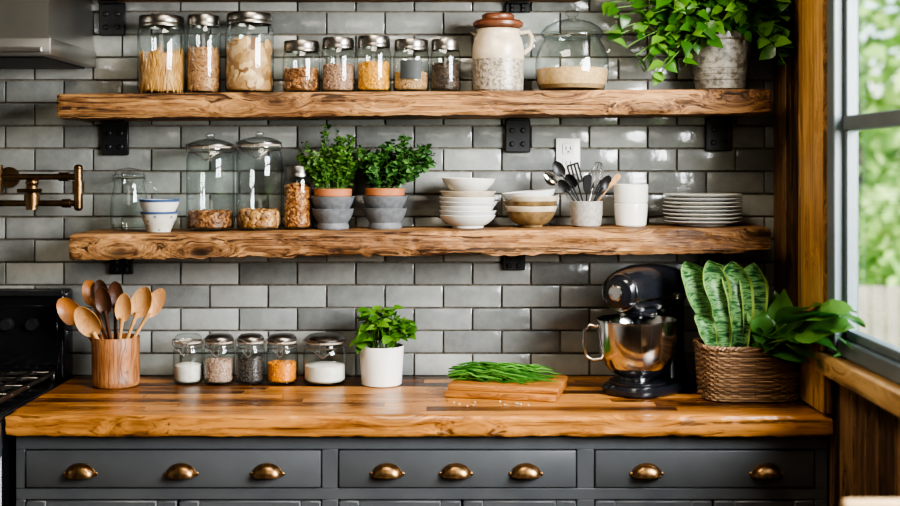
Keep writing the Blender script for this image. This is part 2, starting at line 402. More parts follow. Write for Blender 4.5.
# ------------------------------------------------------------------ shelves
def ring_yz(y0,y1,z0,z1,n=6):
    pts=[]
    for i in range(n): pts.append((y0+(y1-y0)*i/n,z1,'t'))
    for i in range(n): pts.append((y1,z1+(z0-z1)*i/n,'f'))
    for i in range(n): pts.append((y1+(y0-y1)*i/n,z0,'b'))
    for i in range(n): pts.append((y0,z0+(z1-z0)*i/n,'k'))
    return pts
def slab(mb,x0,x1,y0,y1,zf,th,mat,amp=.004,nx=150,seed=0):
    rings=[]
    base=ring_yz(y0,y1,0,1)
    for i in range(nx+1):
        x=x0+(x1-x0)*i/nx; zt=zf(x); r=[]
        e=0
        if i in (0,nx): e=.0035
        for (y,z,k) in base:
            zz=zt-th+z*th; yy=y
            nn=noise.noise(Vector((x*5+seed,z*3,y*6)))*amp+noise.noise(Vector((x*34+seed,z*9,y*8)))*amp*.6
            if k=='f':
                yy+=nn; 
                if z>.99: yy+=.004; zz-=.002+abs(nn)*.4
            if k=='b' or (k=='f' and z<.01):
                zz+=abs(nn)*1.4
                if abs(y-y1)<.001: yy+=.005
            if i in (0,nx): yy=yy+(.004 if yy<y0-.1 else 0); zz+= -e if z>.5 else e
            xe=x
            if i in (0,nx): xe+=noise.noise(Vector((seed,y*20,z*4)))*.004
            r.append((xe,yy,zz))
        rings.append(r)
    loft(mb,rings,mat)
mb=MB(); slab(mb,-1.184,.970,-.001,-.26,zU,.077,M_shelf,.006,220,seed=3); mb.obj('wooden_shelf')
mb=MB(); slab(mb,-1.148,.964,-.001,-.26,zL,.080,M_shelf,.010,220,seed=11); mb.obj('wooden_shelf')
mb=MB(); slab(mb,-1.13,.42,-.001,-.26,lambda x:2.19,.075,M_shelf,.005,seed=21); mb.obj('wooden_shelf')
def bracket(px,w,ztop,h):
    mb=MB(); box(mb,-w/2,w/2,-.014,0,-h,0,M_black,.003)
    box(mb,-w/2+.006,w/2-.006,-.05,-.0,-.006,0,M_black,.002)
    for z in (-h*.35,-h*.75):
        for s in (-1,1):
            mb.M=Matrix.Translation((s*w*.22,-.014,z))@Matrix.Rotation(pi/2,4,'X'); lathe(mb,[(.0085,0),(.0085,.004),(.005,.007),(0,.007)],M_black,8); mb.M=Matrix.Identity(4)
    mb.obj('shelf_bracket',(px,-.003,ztop))
for px,w in ((-1.077,.086),(.218,.08),(.865,.086)): bracket(px,w,zU(px)-.078,.108)
for px,w in ((-1.058,.076),(.206,.072),(.84,.076)): bracket(px,w,zL(px)-.082,.062)
bracket(-1.087,.084,2.112,.106); bracket(.218,.08,2.112,.032)
# ------------------------------------------------------------------ counter & cabinet
CZ=.91
mb=MB()
rows=10; xs0,xs1=-1.206,1.037; ys=-.003; dfront=.065; dw=(.62-.003-dfront)/(rows-1)
for r in range(rows):
    yb=ys-r*dw
    if r==rows-1:
        slab(mb,xs0,xs1,yb,-.62,lambda q:CZ,.058,M_counter,.0045,220,seed=5); break
    x=xs0; first=True; yf=yb-dw
    while x<xs1-.01:
        l=U(.3,.8)
        if first: l=U(.2,.7); first=False
        xe=min(x+l,xs1)
        if xs1-xe<.15: xe=xs1
        box(mb,x,xe-.0005,yf+.0005,yb,CZ-.056,CZ,M_counter,.0008)
        x=xe
mb.obj('wooden_countertop')
mb=MB(); yF=-.585; zc=.851
box(mb,-1.19,1.034,-.57,-.01,.1,zc,M_gap,0)
box(mb,-1.17,1.03,-.50,-.01,0.002,.1,M_gap,0)
def fr(x0,x1,z0,z1): box(mb,x0,x1,yF,-.566,z0,z1,M_cab,.0015)
cols=[(-1.164,-.351),(-.307,.348),(.395,1.0)]
fr(-1.19,1.034,.811,zc); fr(-1.19,1.034,.673,.704); fr(-1.19,1.034,.1,.135)
edges=[-1.19,-1.164,-.351,-.307,.348,.395,1.0,1.034]
for i in range(0,8,2):
    fr(edges[i],edges[i+1],.704,.811); fr(edges[i],edges[i+1],.135,.673)
for a,b in cols:
    box(mb,a+.003,b-.003,yF-.004,-.56,.707,.808,M_cab,.003,None,2)
splits=[(-1.164,-.745,-.351),(-.307,.033,.348),(.395,.72,1.0)]
for a,m,b in splits:
    for p,q in ((a,m),(m,b)):
        p+=.003;q-=.003
        box(mb,p,q,yF+.006,-.555,.138,.67,M_cab,.002)
        for (u,v,w,x_) in ((p,p+.055,.138,.67),(q-.055,q,.138,.67)): box(mb,u,v,yF-.004,yF+.01,w,x_,M_cab,.003)
        box(mb,p+.055,q-.055,yF-.004,yF+.01,.615,.67,M_cab,.003); box(mb,p+.055,q-.055,yF-.004,yF+.01,.138,.193,M_cab,.003)
mb.obj('kitchen_cabinet')
def pull(x,z):
    mb=MB(); a,b,d=.038,.03,.026; vs=[];fs=[]; nu,nv=20,8
    for sgn,k in ((1,1),(0,.9)):
        o=len(vs)
        for j in range(nv+1):
            ph=pi/2*j/nv
            for i in range(nu+1):
                th=pi*i/nu; vs.append((k*a*math.cos(th)*math.sin(ph)**.7,-k*d*math.cos(ph)**.8 if ph<pi/2-.01 else 0,k*b*math.sin(th)*math.sin(ph)))
        for j in range(nv):
            for i in range(nu):
                p=o+j*(nu+1)+i; fs.append((p,p+1,p+nu+2,p+nu+1))
    mb.add(vs,fs,M_pull)
    tube(mb,[(a*1.03*math.cos(pi*i/20),-.002,b*1.03*math.sin(pi*i/20)) for i in range(21)],.003,M_pull,6)
    tube(mb,[(a*1.03*math.cos(pi*i/20),-.002-.026*math.sin(pi*i/20),-.001) for i in range(21)],.0026,M_pull,6)
    for s in (-1,1):
        mb.M=Matrix.Translation((s*a*1.1,-.001,.004)); ellip(mb,Matrix.Identity(4),.006,.003,.006,M_pull,8,6); mb.M=Matrix.Identity(4)
    mb.obj('drawer_cup_pull',(x,yF-.004,z))
for p in (-1.011,-.735,-.5,-.172,.0164,.208,.538,.866): pull(p,.741)
# ------------------------------------------------------------------ stove
mb=MB(); sx0,sx1=-1.97,-1.212
box(mb,sx0,sx1,-.63,-.01,.02,.895,M_blackgl,.004)
box(mb,sx0,sx1,-.66,-.02,.895,.912,M_blackgl,.005,None,2)
box(mb,sx0,sx1,-.10,-.006,.912,1.195,M_blackgl,.012,None,3)
box(mb,sx0+.02,sx1-.02,-.104,-.098,.96,1.15,M_blackgl,.003)
box(mb,-1.62,-1.42,-.106,-.1,1.05,1.1,simple('display_glass',(.02,.03,.035),.05),.001)
box(mb,sx0,sx1,-.115,-.09,1.178,1.2,M_black,.004)
for kx in (-1.31,-1.39,-1.7,-1.78,-1.86):
    mb.M=Matrix.Translation((kx,-.104,1.09))@Matrix.Rotation(pi/2,4,'X'); lathe(mb,[(.022,0),(.021,.012),(.017,.02),(0,.02)],M_black,20); mb.M=Matrix.Identity(4)
for bx in (-1.40,-1.78):
    for by in (-.22,-.48):
        lathe(mb,[(.06,0),(.055,.006),(.035,.008),(.033,.016),(0,.017)],M_brushed,24,(bx,by,.912))
for gx0,gx1 in ((-1.94,-1.6),(-1.58,-1.235)):
    for y in (-.12,-.22,-.35,-.48,-.60): box(mb,gx0,gx1,y-.006,y+.006,.932,.945,M_lid,.002)
    for k in range(6):
        x=gx0+.007+(gx1-gx0-.014)*k/5; box(mb,x-.006,x+.006,-.606,-.114,.934,.947,M_lid,.002)
    for x in (gx0+.007,gx1-.007):
        for y in (-.12,-.6): box(mb,x-.007,x+.007,y-.007,y+.007,.911,.94,M_lid,.002)
box(mb,sx0+.01,sx1-.01,-.655,-.628,.25,.78,M_blackgl,.004)
box(mb,sx0,sx1,-.665,-.628,.8,.893,M_brushed,.004)
tube(mb,[(sx0+.05,-.70,.75),(sx1-.05,-.70,.75)],.011,M_brushed,12)
for x in (sx0+.08,sx1-.08): tube(mb,[(x,-.70,.75),(x,-.65,.75)],.008,M_brushed)
mb.obj('kitchen_stove')
mb=MB(); hx0,hx1=-1.95,-1.139; hz=1.903
box(mb,hx0,hx1,-.45,-.004,hz,hz+.05,M_brushed,.004,None,2)
def rect(x0,x1,y0,y1,z): return [(x0,y0,z),(x1,y0,z),(x1,y1,z),(x0,y1,z)]
loft(mb,[rect(hx0+.01,hx1-.01,-.44,-.004,hz+.05),rect(hx0+.06,hx1-.02,-.40,-.004,hz+.3),rect(hx0+.25,hx1-.2,-.28,-.004,hz+.6),rect(hx0+.25,hx1-.2,-.28,-.004,2.69)],M_brushed)
box(mb,hx0+.03,hx1-.03,-.42,-.03,hz-.006,hz+.002,M_black,.001)
tube(mb,[(hx0+.02,-.47,hz+.015),(hx1-.02,-.47,hz+.015)],.007,M_brushed,8)
for x in (hx0+.05,hx1-.05): tube(mb,[(x,-.47,hz+.015),(x,-.45,hz+.015)],.005,M_brushed)
mb.obj('range_hood')
mb=MB(); Y=-.11
def cyl(p,q,r,mat=M_brass,s=14): tube(mb,[p,q],r,mat,s)
xj=-1.165; xm=-1.31
cyl((-1.42,-.001,1.55),(-1.42,-.012,1.55),.034); cyl((-1.42,-.01,1.55),(-1.42,Y,1.55),.012)
cyl((-1.42,Y,1.5),(-1.42,Y,1.59),.017); 
cyl((-1.42,Y,1.553),(xj,Y,1.553),.0095)
cyl((xj,Y,1.46),(xj,Y,1.578),.0135); cyl((xj,Y,1.5),(xj,Y,1.54),.018); ellip(mb,Matrix.Translation((xj,Y,1.582)),.014,.014,.01,M_brass,12,8); ellip(mb,Matrix.Translation((xj,Y,1.456)),.014,.014,.01,M_brass,12,8)
cyl((xj,Y,1.470),(xm-.1,Y,1.470),.0095)
cyl((xm,Y,1.45),(xm,Y,1.525),.018); cyl((xm,Y,1.465),(xm,Y,1.50),.024); ellip(mb,Matrix.Translation((xm,Y,1.535)),.02,.02,.016,M_brass,12,8)
cyl((xm-.035,Y-.03,1.51),(xm+.04,Y-.03,1.51),.006); cyl((xm,Y,1.51),(xm,Y-.035,1.51),.008)
cyl((xj-.03,Y,1.553),(xj-.06,Y,1.553),.014); cyl((xj-.025,Y,1.47),(xj-.05,Y,1.47),.014)
tube(mb,[(xm-.1,Y,1.47),(xm-.125,Y,1.465),(xm-.135,Y,1.44),(xm-.135,Y,1.40)],.0095,M_brass,12)
mb.obj('pot_filler_faucet')
mb=MB(); box(mb,-.039,.039,-.008,0,-.058,.058,M_outlet,.004,None,2)
for z in (-.024,.024):
    box(mb,-.018,.018,-.011,-.007,z-.017,z+.017,M_outlet,.002)
    for x in (-.007,.007): box(mb,x-.0015,x+.0015,-.0118,-.0105,z-.004,z+.008,M_black,0)
    box(mb,-.003,.003,-.0118,-.0105,z-.012,z-.007,M_black,0)
mb.obj('wall_outlet',(.38,-.002,1.618))
# ------------------------------------------------------------------ jars
C={
 'pasta':(pieces_mat('pasta',[(.1,(.3,.14,.035)),(.9,(.58,.33,.11))]),(.004,.004,.03),.66),
 'noodle':(pieces_mat('noodle',[(.1,(.24,.11,.045)),(.9,(.48,.28,.14))]),(.004,.004,.018),.72),
 'mushroom':(pieces_mat('dried_slices',[(.1,(.16,.07,.025)),(.4,(.4,.23,.1)),(.9,(.64,.46,.25))]),(.019,.004,.028),.8),
 'nutsd':(pieces_mat('dark_nuts',[(.1,(.05,.02,.008)),(.5,(.18,.07,.022)),(.9,(.42,.2,.08))]),(.006,.005,.009),.62),
 'grainp':(pieces_mat('pink_grain',[(.1,(.16,.08,.05)),(.9,(.42,.26,.17))]),(.0035,.003,.005),.7),
 'corn':(pieces_mat('corn',[(.1,(.36,.14,.012)),(.9,(.66,.34,.05))]),(.005,.004,.006),.72),
 'tan':(pieces_mat('tan_grain',[(.1,(.2,.1,.04)),(.9,(.45,.28,.13))]),(.004,.003,.006),.5),
 'dark':(pieces_mat('dark_tea',[(.1,(.012,.008,.006)),(.9,(.08,.045,.025))]),(.004,.003,.008),.75),
 'nuts':(pieces_mat('mixed_nuts',[(.1,(.1,.04,.012)),(.5,(.32,.15,.05)),(.9,(.55,.33,.13))]),(.008,.006,.012),.2),
 'granola':(pieces_mat('granola',[(.1,(.07,.022,.007)),(.5,(.26,.09,.022)),(.9,(.5,.25,.08))]),(.006,.005,.008),.95),
 'lentil':(pieces_mat('orange_lentils',[(.1,(.5,.14,.006)),(.9,(.72,.28,.02))]),(.0035,.003,.004),.6),
 'pepper':(pieces_mat('peppercorns',[(.1,(.015,.012,.011)),(.9,(.1,.085,.07))]),(.0035,.0035,.0035),.8),
 'quinoa':(pieces_mat('quinoa',[(.1,(.25,.14,.09)),(.9,(.5,.36,.27))]),(.003,.003,.0035),.7),
 'flour':(simple('flour',(.6,.56,.49),.9,0,.1,60,.6),None,.55),
 'tanflour':(simple('brown_sugar',(.42,.27,.13),.9,0,.2,90,.7),None,.3),
}
def contents(mb,R,z0,z1,kind,maxn=520):
    mat,pc,_=C[kind]
    if pc is None:
        lathe(mb,[(0,z0),(R*.9,z0),(R*.985,z0+.006),(R*.985,z1-.003),(R*.9,z1),(R*.4,z1+.004),(0,z1+.005)],mat,32); return
    a,b,c=pc; Rc=R-b*.9
    lathe(mb,[(0,z0),(Rc*.95,z0),(Rc,z0+.004),(Rc,z1-.004),(0,z1-.002)],mat,24)
    n=int(min(maxn,2*pi*R*(z1-z0)/(a*c*2.0)))
    for i in range(n):
        t=U(-pi,.0) if R_()<.75 else U(0,pi)
        z=U(z0+c*.6,max(z0+c*.7,z1-c*.3)); rad=R-b*1.05
        tang=Vector((-math.sin(t),math.cos(t),0)); upv=Vector((0,0,1)); out=Vector((math.cos(t),math.sin(t),0))
        al=U(-.35,.35) if kind=='pasta' else U(0,pi)
        zax=(upv*math.cos(al)+tang*math.sin(al)).normalized(); xax=out.cross(zax)*-1
        m=Matrix((xax,out,zax)).transposed().to_4x4(); m.translation=out*rad+Vector((0,0,z))
        k=U(.8,1.15); ellip(mb,m,a*k,b,c*k,mat,6,4)
    for i in range(int(min(140,R*R/(a*c)*.9))):
        r=math.sqrt(R_())*(R-c*.9); t=U(0,2*pi)
        ellip(mb,frame((r*math.cos(t),r*math.sin(t),z1-.002+U(0,b)),(U(-1,1),U(-1,1),U(-.2,.2)),U(0,6)),a,b,min(c,.018),mat,6,4)
def jar(name,x,y,z,w,h,kind,style='screw',fill=None,label=False,lid=M_lid):
    mb=MB(); R=w/2
    fl=C[kind][2] if fill is None else fill
    hl=.022 if style=='screw' else (.03 if style=='clip' else .045)
    hb=h-hl; s=min(.03,hb*.18)
    lathe(mb,[(0,.003),(R*.8,.0),(R*.95,.004),(R,.014),(R,hb-s-.012),(R*.985,hb-s),(R*.9,hb-.012),(R*.86,hb-.006),(R*.86,hb)],M_glass,40)
    lathe(mb,[(0,.008),(R*.88,.007),(R*.95,.014)],M_glass,32)
    contents(mb,R-.004,.008,.008+(hb-s-.01)*fl,kind)
    if style=='screw':
        lathe(mb,[(R*.9,hb-.012),(R*.93,hb-.012),(R*.935,hb-.004),(R*.92,hb-.002),(R*.935,hb+.002),(R*.935,hb+hl-.006),(R*.9,hb+hl-.001),(R*.8,hb+hl-.002),(R*.78,hb+hl-.004),(0,hb+hl-.004)],lid,40)
    else:
        lathe(mb,[(R*.87,hb),(R*.9,hb+.001),(R*.9,hb+.005),(R*.87,hb+.006)],M_gasket,32)
        if style=='clip':
            lathe(mb,[(R*.9,hb+.006),(R*.93,hb+.008),(R*.93,hb+.014),(R*.85,hb+.02),(R*.7,hb+.026),(R*.3,hb+.029),(0,hb+.03)],M_glass if lid is M_glass else lid,36)
        else:
            lathe(mb,[(R*.9,hb+.006),(R*.97,hb+.008),(R*.97,hb+.013),(R*.8,hb+.019),(R*.5,hb+.026),(R*.18,hb+.03),(R*.12,hb+.033),(R*.2,hb+.038),(R*.2,hb+.043),(0,hb+.046)],M_glass,36)
            lathe(mb,[(R*.92,hb+.006),(R*.98,hb+.007),(R*.98,hb+.010),(R*.92,hb+.011)],M_lid,36)
        zz=hb-.012
        tube(mb,[(R*.89*math.cos(2*pi*i/28),R*.89*math.sin(2*pi*i/28),zz) for i in range(28)],.0016,M_wire,5,True)
        for q in (-1,1):
            tube(mb,[(q*R*.9,0,zz),(q*R*1.0,-R*.1,zz+.008),(q*R*.97,-R*.25,hb+.012),(q*R*.5,-R*.82,hb+.014),(q*R*.12,-R*1.0,hb+.004)],.0017,M_wire,5)
            tube(mb,[(q*R*.12,-R*1.0,hb+.004),(q*R*.16,-R*1.02,zz-.02),(q*R*.45,-R*.9,zz-.004),(q*R*.9,-R*.05,zz)],.0017,M_wire,5)
        tube(mb,[(-R*.16,-R*1.03,zz-.02),(0,-R*1.06,zz-.026),(R*.16,-R*1.03,zz-.02)],.0022,M_wire,5)
    if label:
        vs=[];
        for i in range(9):
            t=-pi/2+(-.6+1.2*i/8); vs+=[((R+.001)*math.cos(t),(R+.001)*math.sin(t),hb*.28),((R+.001)*math.cos(t),(R+.001)*math.sin(t),hb*.68)]
        mb.add(vs,[(2*i,2*i+2,2*i+3,2*i+1) for i in range(8)],M_label)
    return mb.obj(name,(x,y,z+.001))
yS=-.13
for x,w,h,k,st,lb in ((-.899,.148,.243,'pasta','screw',0),(-.768,.105,.245,'noodle','screw',0),(-.625,.15,.25,'mushroom','screw',0),
    (-.463,.117,.163,'nutsd','screw',0),(-.348,.106,.172,'grainp','screw',0),(-.237,.108,.176,'corn','screw',0),(-.121,.112,.165,'tan','screw',1),(-.014,.094,.165,'dark','screw',0)):
    jar({'pasta':'pasta_jar','noodle':'noodle_jar','mushroom':'dried_mushroom_jar','nutsd':'nut_jar','grainp':'grain_jar','corn':'corn_jar','tan':'labelled_grain_jar','dark':'tea_jar'}[k],x,yS,zU(x),w,h,k,st,label=bool(lb))
jar('clip_top_jar',-.747,yS,zL(-.747),.148,.30,'nutsd','knob',.22); jar('clip_top_jar',-.594,yS,zL(-.594),.142,.305,'nuts','knob',.22)
jar('granola_jar',-.475,yS,zL(-.475),.09,.198,'granola','screw')
for n_,x,w,k in (('flour_jar',-.817,.092,'flour'),('quinoa_jar',-.72,.096,'quinoa'),('peppercorn_jar',-.622,.09,'pepper'),('lentil_jar',-.524,.098,'lentil'),('sugar_jar',-.39,.134,'flour')):
    jar(n_,x,-.13,CZ,w,.155,k,'clip',lid=M_lid if k!='flour' or w>.1 else M_glass)
mb=MB(); R=.056
lathe(mb,[(0,.004),(R*.85,0),(R,.008),(R*1.05,.05),(R*1.0,.1),(R*.85,.135),(R*.82,.15),(R*.88,.165)],M_glass,36)
lathe(mb,[(0,.008),(R*.9,.008),(R*.97,.02)],M_glass,32)
lathe(mb,[(R*.9,.165),(R*.93,.168),(R*.93,.174),(R*.5,.18),(0,.182)],M_glass,32)
lathe(mb,[(R*.89,.163),(R*.93,.165),(R*.89,.167)],M_wire,32)
tube(mb,[(R*.8,0,.15),(R*1.3,0,.15),(R*1.5,0,.12),(R*1.42,0,.07),(R*1.02,0,.05)],.004,M_glass,8)
tube(mb,[(-R*.9,0,.155),(-R*.7,-.01,.188),(0,-.015,.196),(R*.7,-.01,.188),(R*.9,0,.155)],.002,M_wire,6)
mb.obj('glass_pitcher',(-1.015,-.075,zL(-1.015)+.001),(0,0,.3))
def bowlp(R,h,foot=.45): return [(0,.003),(R*foot*.9,.003),(R*foot*.92,0),(R*foot,0),(R*foot*1.04,.006),(R*.72,h*.3),(R*.92,h*.68),(R,h-.001),(R-.001,h),(R-.003,h-.001),(R*.87,h*.68),(R*.66,h*.34),(R*.35,.013),(0,.011)]
def stack(name,x,y,z,items):
    e=empty(name,(x,y,z))
    for i,(R,h,z0,mat,ft,dx,tilt) in enumerate(items):
        mb=MB(); lathe(mb,bowlp(R,h,ft),mat,48)
        if name.startswith('patterned'): lathe(mb,[(R*.985,h-.007),(R+.0008,h-.001),(R-.001,h+.0008),(R-.004,h-.001)],M_bluerim,48)
        mb.obj('bowl_%d'%(i+1),(dx,0,z0),(0,math.radians(tilt),0),e)
    return e
stack('patterned_bowl_stack',-.891,-.195,zL(-.891)+.001,[(.057,.062,0,M_blue,.6,0,0),(.061,.062,.037,M_white,.6,.001,0)])
stack('white_bowl_stack',.055,yS,zL(.055)+.001,[(.088,.04,0,M_white,.55,0,0),(.09,.04,.014,M_plate,.55,.001,0),(.086,.04,.028,M_white,.55,-.002,0),(.092,.04,.042,M_plate,.55,.002,0),(.09,.04,.056,M_white,.55,0,0),(.088,.04,.074,M_cream,.55,0,0),(.084,.048,.106,M_white,.55,.002,1)])
stack('brown_bowl_stack',.252,yS,zL(.252)+.001,[(.078,.05,0,M_brownb,.45,0,0),(.082,.05,.016,M_cream,.45,.001,0),(.084,.05,.032,M_brownb,.45,-.002,0),(.086,.05,.048,M_cream,.45,.001,1),(.084,.05,.062,M_plate,.45,-.003,-5)])
def platep(R): return [(0,.002),(R*.55,.002),(R*.56,0),(R*.6,0),(R*.62,.003),(R*.8,.0075),(R*.98,.0125),(R,.0145),(R*.99,.0158),(R*.8,.0105),(R*.6,.006),(0,.005)]
e=empty('dinner_plate_stack',(.787,-.131,zL(.787)+.001))
for i in range(8):
    R=.121+U(-.002,.002)
    mb=MB(); lathe(mb,platep(R),M_white if i%3 else M_plate,56); mb.obj('plate_%d'%(i+1),(U(-.002,.002),U(-.001,.001),i*.0118),(0,0,0),e)
mb=MB()
lathe(mb,[(0,.004),(.043,.0),(.047,.004),(.05,.03),(.052,.066),(.0515,.07),(.049,.0715),(.0515,.074),(.053,.09),(.054,.128),(.0525,.13),(.051,.128),(.049,.09),(.045,.06),(0,.058)],M_white,44)
mb.obj('white_tumbler_stack',(.564,yS,zL(.564)+.001))
mb=MB(); lathe(mb,[(0,.003),(.04,0),(.045,.004),(.05,.04),(.0505,.078),(.049,.0795),(.047,.078),(.046,.04),(.04,.008),(0,.008)],M_graylt,40); mb.obj('utensil_crock',(.425,yS,zL(.425)+.001))
def utensil(name,base,head,mat,kind,hw,hl,roll=0,hr=.0035):
    b=Vector(base); h=Vector(head); d=(h-b); Ln=d.length; d.normalize()
    mb=MB(); 
    z=d; y=Vector((0,1,0)); y=(y-z*y.dot(z)).normalized(); x=y.cross(z)
    m=Matrix((x,y,z)).transposed().to_4x4()@Matrix.Rotation(roll,4,'Z')
    mb.M=m
    tube(mb,[(0,0,0),(0,0,Ln*.4),(0,0,Ln-hl*.8),(0,0,Ln-hl*.35)],[hr*1.25,hr,hr*.9,hr*1.2],mat,10)
    if kind=='spoon':
        n=20; vs=[];fs=[]; nr=6
        for side in (0,1):
            for j in range(nr+1):
                r=j/nr
                for i in range(n):
                    t=2*pi*i/n; xx=r*hw/2*math.cos(t)*(1-.12*math.sin(t)); zz=Ln+r*hl/2*math.sin(t)
                    yy=(1-r*r)*hw*.22+(0 if side==0 else hr*.9)*(1 if r<.99 else .5)
                    vs.append((xx,yy,zz))
        K=(nr+1)*n
        for s_ in (0,1):
            for j in range(nr):
                for i in range(n):
                    k=(i+1)%n; fs.append((s_*K+j*n+i,s_*K+j*n+k,s_*K+(j+1)*n+k,s_*K+(j+1)*n+i))
        for i in range(n):
            k=(i+1)%n; fs.append((nr*n+i,nr*n+k,K+nr*n+k,K+nr*n+i))
        mb.add(vs,fs,mat)
    elif kind=='spatula':
        loft(mb,[[(x_*q,y_*1.0,Ln+zz) for x_,y_ in ((-hw/2,-.0025),(hw/2,-.0025),(hw/2,.0025),(-hw/2,.0025))] for q,zz in ((.3,-hl*.5),(.7,-hl*.3),(.95,0),(1,hl*.35),(.85,hl*.47),(.5,hl*.52))],mat)
    elif kind=='slotted':
        for q in (-1,-.33,.33,1): box(mb,q*hw*.42-hw*.08,q*hw*.42+hw*.08,-.0015,.0015,Ln-hl/2,Ln+hl/2,mat,.001)
        box(mb,-hw/2,hw/2,-.0015,.0015,Ln-hl/2-.004,Ln-hl/2+.006,mat,.001); box(mb,-hw/2,hw/2,-.0015,.0015,Ln+hl/2-.006,Ln+hl/2,mat,.001)
    elif kind=='whisk':
        for q in range(10):
            a=2*pi*q/10; ca,sa=math.cos(a),math.sin(a)
            tube(mb,[(hw/2*max(0,math.sin(pi*i/12))**.8*ca,hw/2*max(0,math.sin(pi*i/12))**.8*sa,Ln-hl/2+hl*(1-math.cos(pi*i/12))/2) for i in range(13)],.0009,mat,5)
    return mb.obj(name,tuple(b))
zb=zL(.425)+.012
us=[('serving_spoon',(.315,1.548),M_steel,'spoon',.036,.052),('serving_spoon',(.34,1.578),M_black,'spoon',.036,.055),('serving_spoon',(.352,1.525),M_black,'spoon',.034,.05),('slotted_turner',(.392,1.565),M_black,'slotted',.04,.062),('ladle',(.373,1.54),M_black,'spoon',.038,.05),('whisk',(.458,1.558),M_steel,'whisk',.044,.085),('spatula',(.425,1.53),M_black,'spatula',.03,.06),('serving_spoon',(.485,1.535),M_black,'spoon',.036,.05),('wooden_spatula',(.512,1.54),M_sp1,'spatula',.018,.05),('table_fork',(.47,1.52),M_black,'slotted',.024,.045)]
for i,(n_,(hx,hz_),mt,kd,hw,hl) in enumerate(us):
    f=.028*(hx-.425)/.09
    utensil(n_,(.425-f*.6,yS+U(-.02,.02),zb),(hx,yS+U(-.035,.03),hz_),mt,kd,hw,hl,U(-.5,.5),.0026)
cx,cy=-1.031,-.17
mb=MB(); lathe(mb,[(0,.003),(.066,0),(.07,.003),(.0725,.02),(.0715,.022),(.072,.08),(.0725,.148),(.071,.151),(.067,.149),(.066,.1),(.064,.012),(0,.012)],M_crock,48); mb.obj('wooden_utensil_crock',(cx,cy,CZ+.001))
sp=[((-1.172,1.14),M_sp2,'spoon',.066,.098,-.01,.1),((-1.107,1.112),M_sp1,'spoon',.072,.108,-.045,-.1),((-1.116,1.192),M_sp2,'spoon',.055,.085,.03,.3),((-1.062,1.175),M_sp3,'spoon',.05,.09,-.03,0),((-1.03,1.19),M_sp3,'spoon',.05,.085,-.01,.3),((-1.085,1.195),M_sp3,'spoon',.045,.08,.03,.2),((-.996,1.155),M_sp1,'spoon',.05,.095,-.045,.1),((-.953,1.167),M_sp1,'spoon',.068,.1,-.0,-.2),((-.919,1.161),M_sp1,'spoon',.055,.1,.035,.3)]
for ((hx,hz_),mt,kd,hw,hl,dy,rl) in sp:
    f=(hx-cx)/.14*.045
    utensil('wooden_spoon' if kd=='spoon' else 'wooden_spatula',(cx-f*.5,cy-dy*.4,CZ+.016),(hx,cy+dy,hz_),mt,kd,hw,hl,rl,.006)
mb=MB()
lathe(mb,[(0,.003),(.072,0),(.078,.006),(.08,.03),(.08,.1)],M_speck,44)
lathe(mb,[(.08,.1),(.0815,.103),(.08,.14),(.074,.165),(.066,.178),(.066,.19),(.069,.194),(.066,.195),(.062,.19),(.06,.17)],M_cream,44)
tube(mb,[(.066,0,.185),(.095,0,.188),(.106,0,.17),(.102,0,.14),(.08,0,.12)],[.007,.008,.008,.007,.008],M_cream,10)
loft(mb,[[(-.06,yy*(1-q*.75),.165+q*.028+zz) for yy,zz in ((-.022,0),(-.012,-.014),(0,-.02),(.012,-.014),(.022,0))] for q in (0,.5)]+[[(-.088,yy,.188) for yy in (-.008,-.004,0,.004,.008)]],M_cream,True)
lathe(mb,[(.06,.19),(.062,.197),(.07,.2),(.078,.206),(.079,.215),(.07,.222),(.052,.226),(.05,.231),(.052,.238),(.045,.243),(.02,.246),(0,.247)],M_brownlid,40)
mb.obj('ceramic_jug',(.150,yS,zU(.150)+.001))
mb=MB(); 
lathe(mb,[(0,.004),(.085,.0),(.1,.006),(.111,.03),(.115,.07),(.113,.105),(.1,.14),(.088,.158),(.086,.168),(.092,.172),(.088,.175)],M_glass,48)
lathe(mb,[(.086,.166),(.094,.170),(.094,.174),(.088,.177)],M_glass,48)
lathe(mb,[(0,.008),(.09,.008),(.105,.02),(.111,.05),(.112,.066),(.108,.07),(.06,.074),(0,.078)],C['tanflour'][0],40)
lathe(mb,[(.098,.174),(.101,.178),(.098,.184),(.085,.2),(.06,.215),(.03,.223),(.014,.226),(.011,.232),(.02,.238),(.022,.246),(.015,.252),(0,.254)],M_glass,48)
lathe(mb,[(.092,.175),(.099,.178),(.092,.181)],M_glass,48)
for q in (1,-1):
    tube(mb,[(q*.108,0,.12),(q*.118,0,.13),(q*.120,0,.15),(q*.112,0,.165),(q*.09,0,.166)],.004,M_glass,8)
mb.obj('glass_cookie_jar',(.380,-.132,zU(.380)+.001))
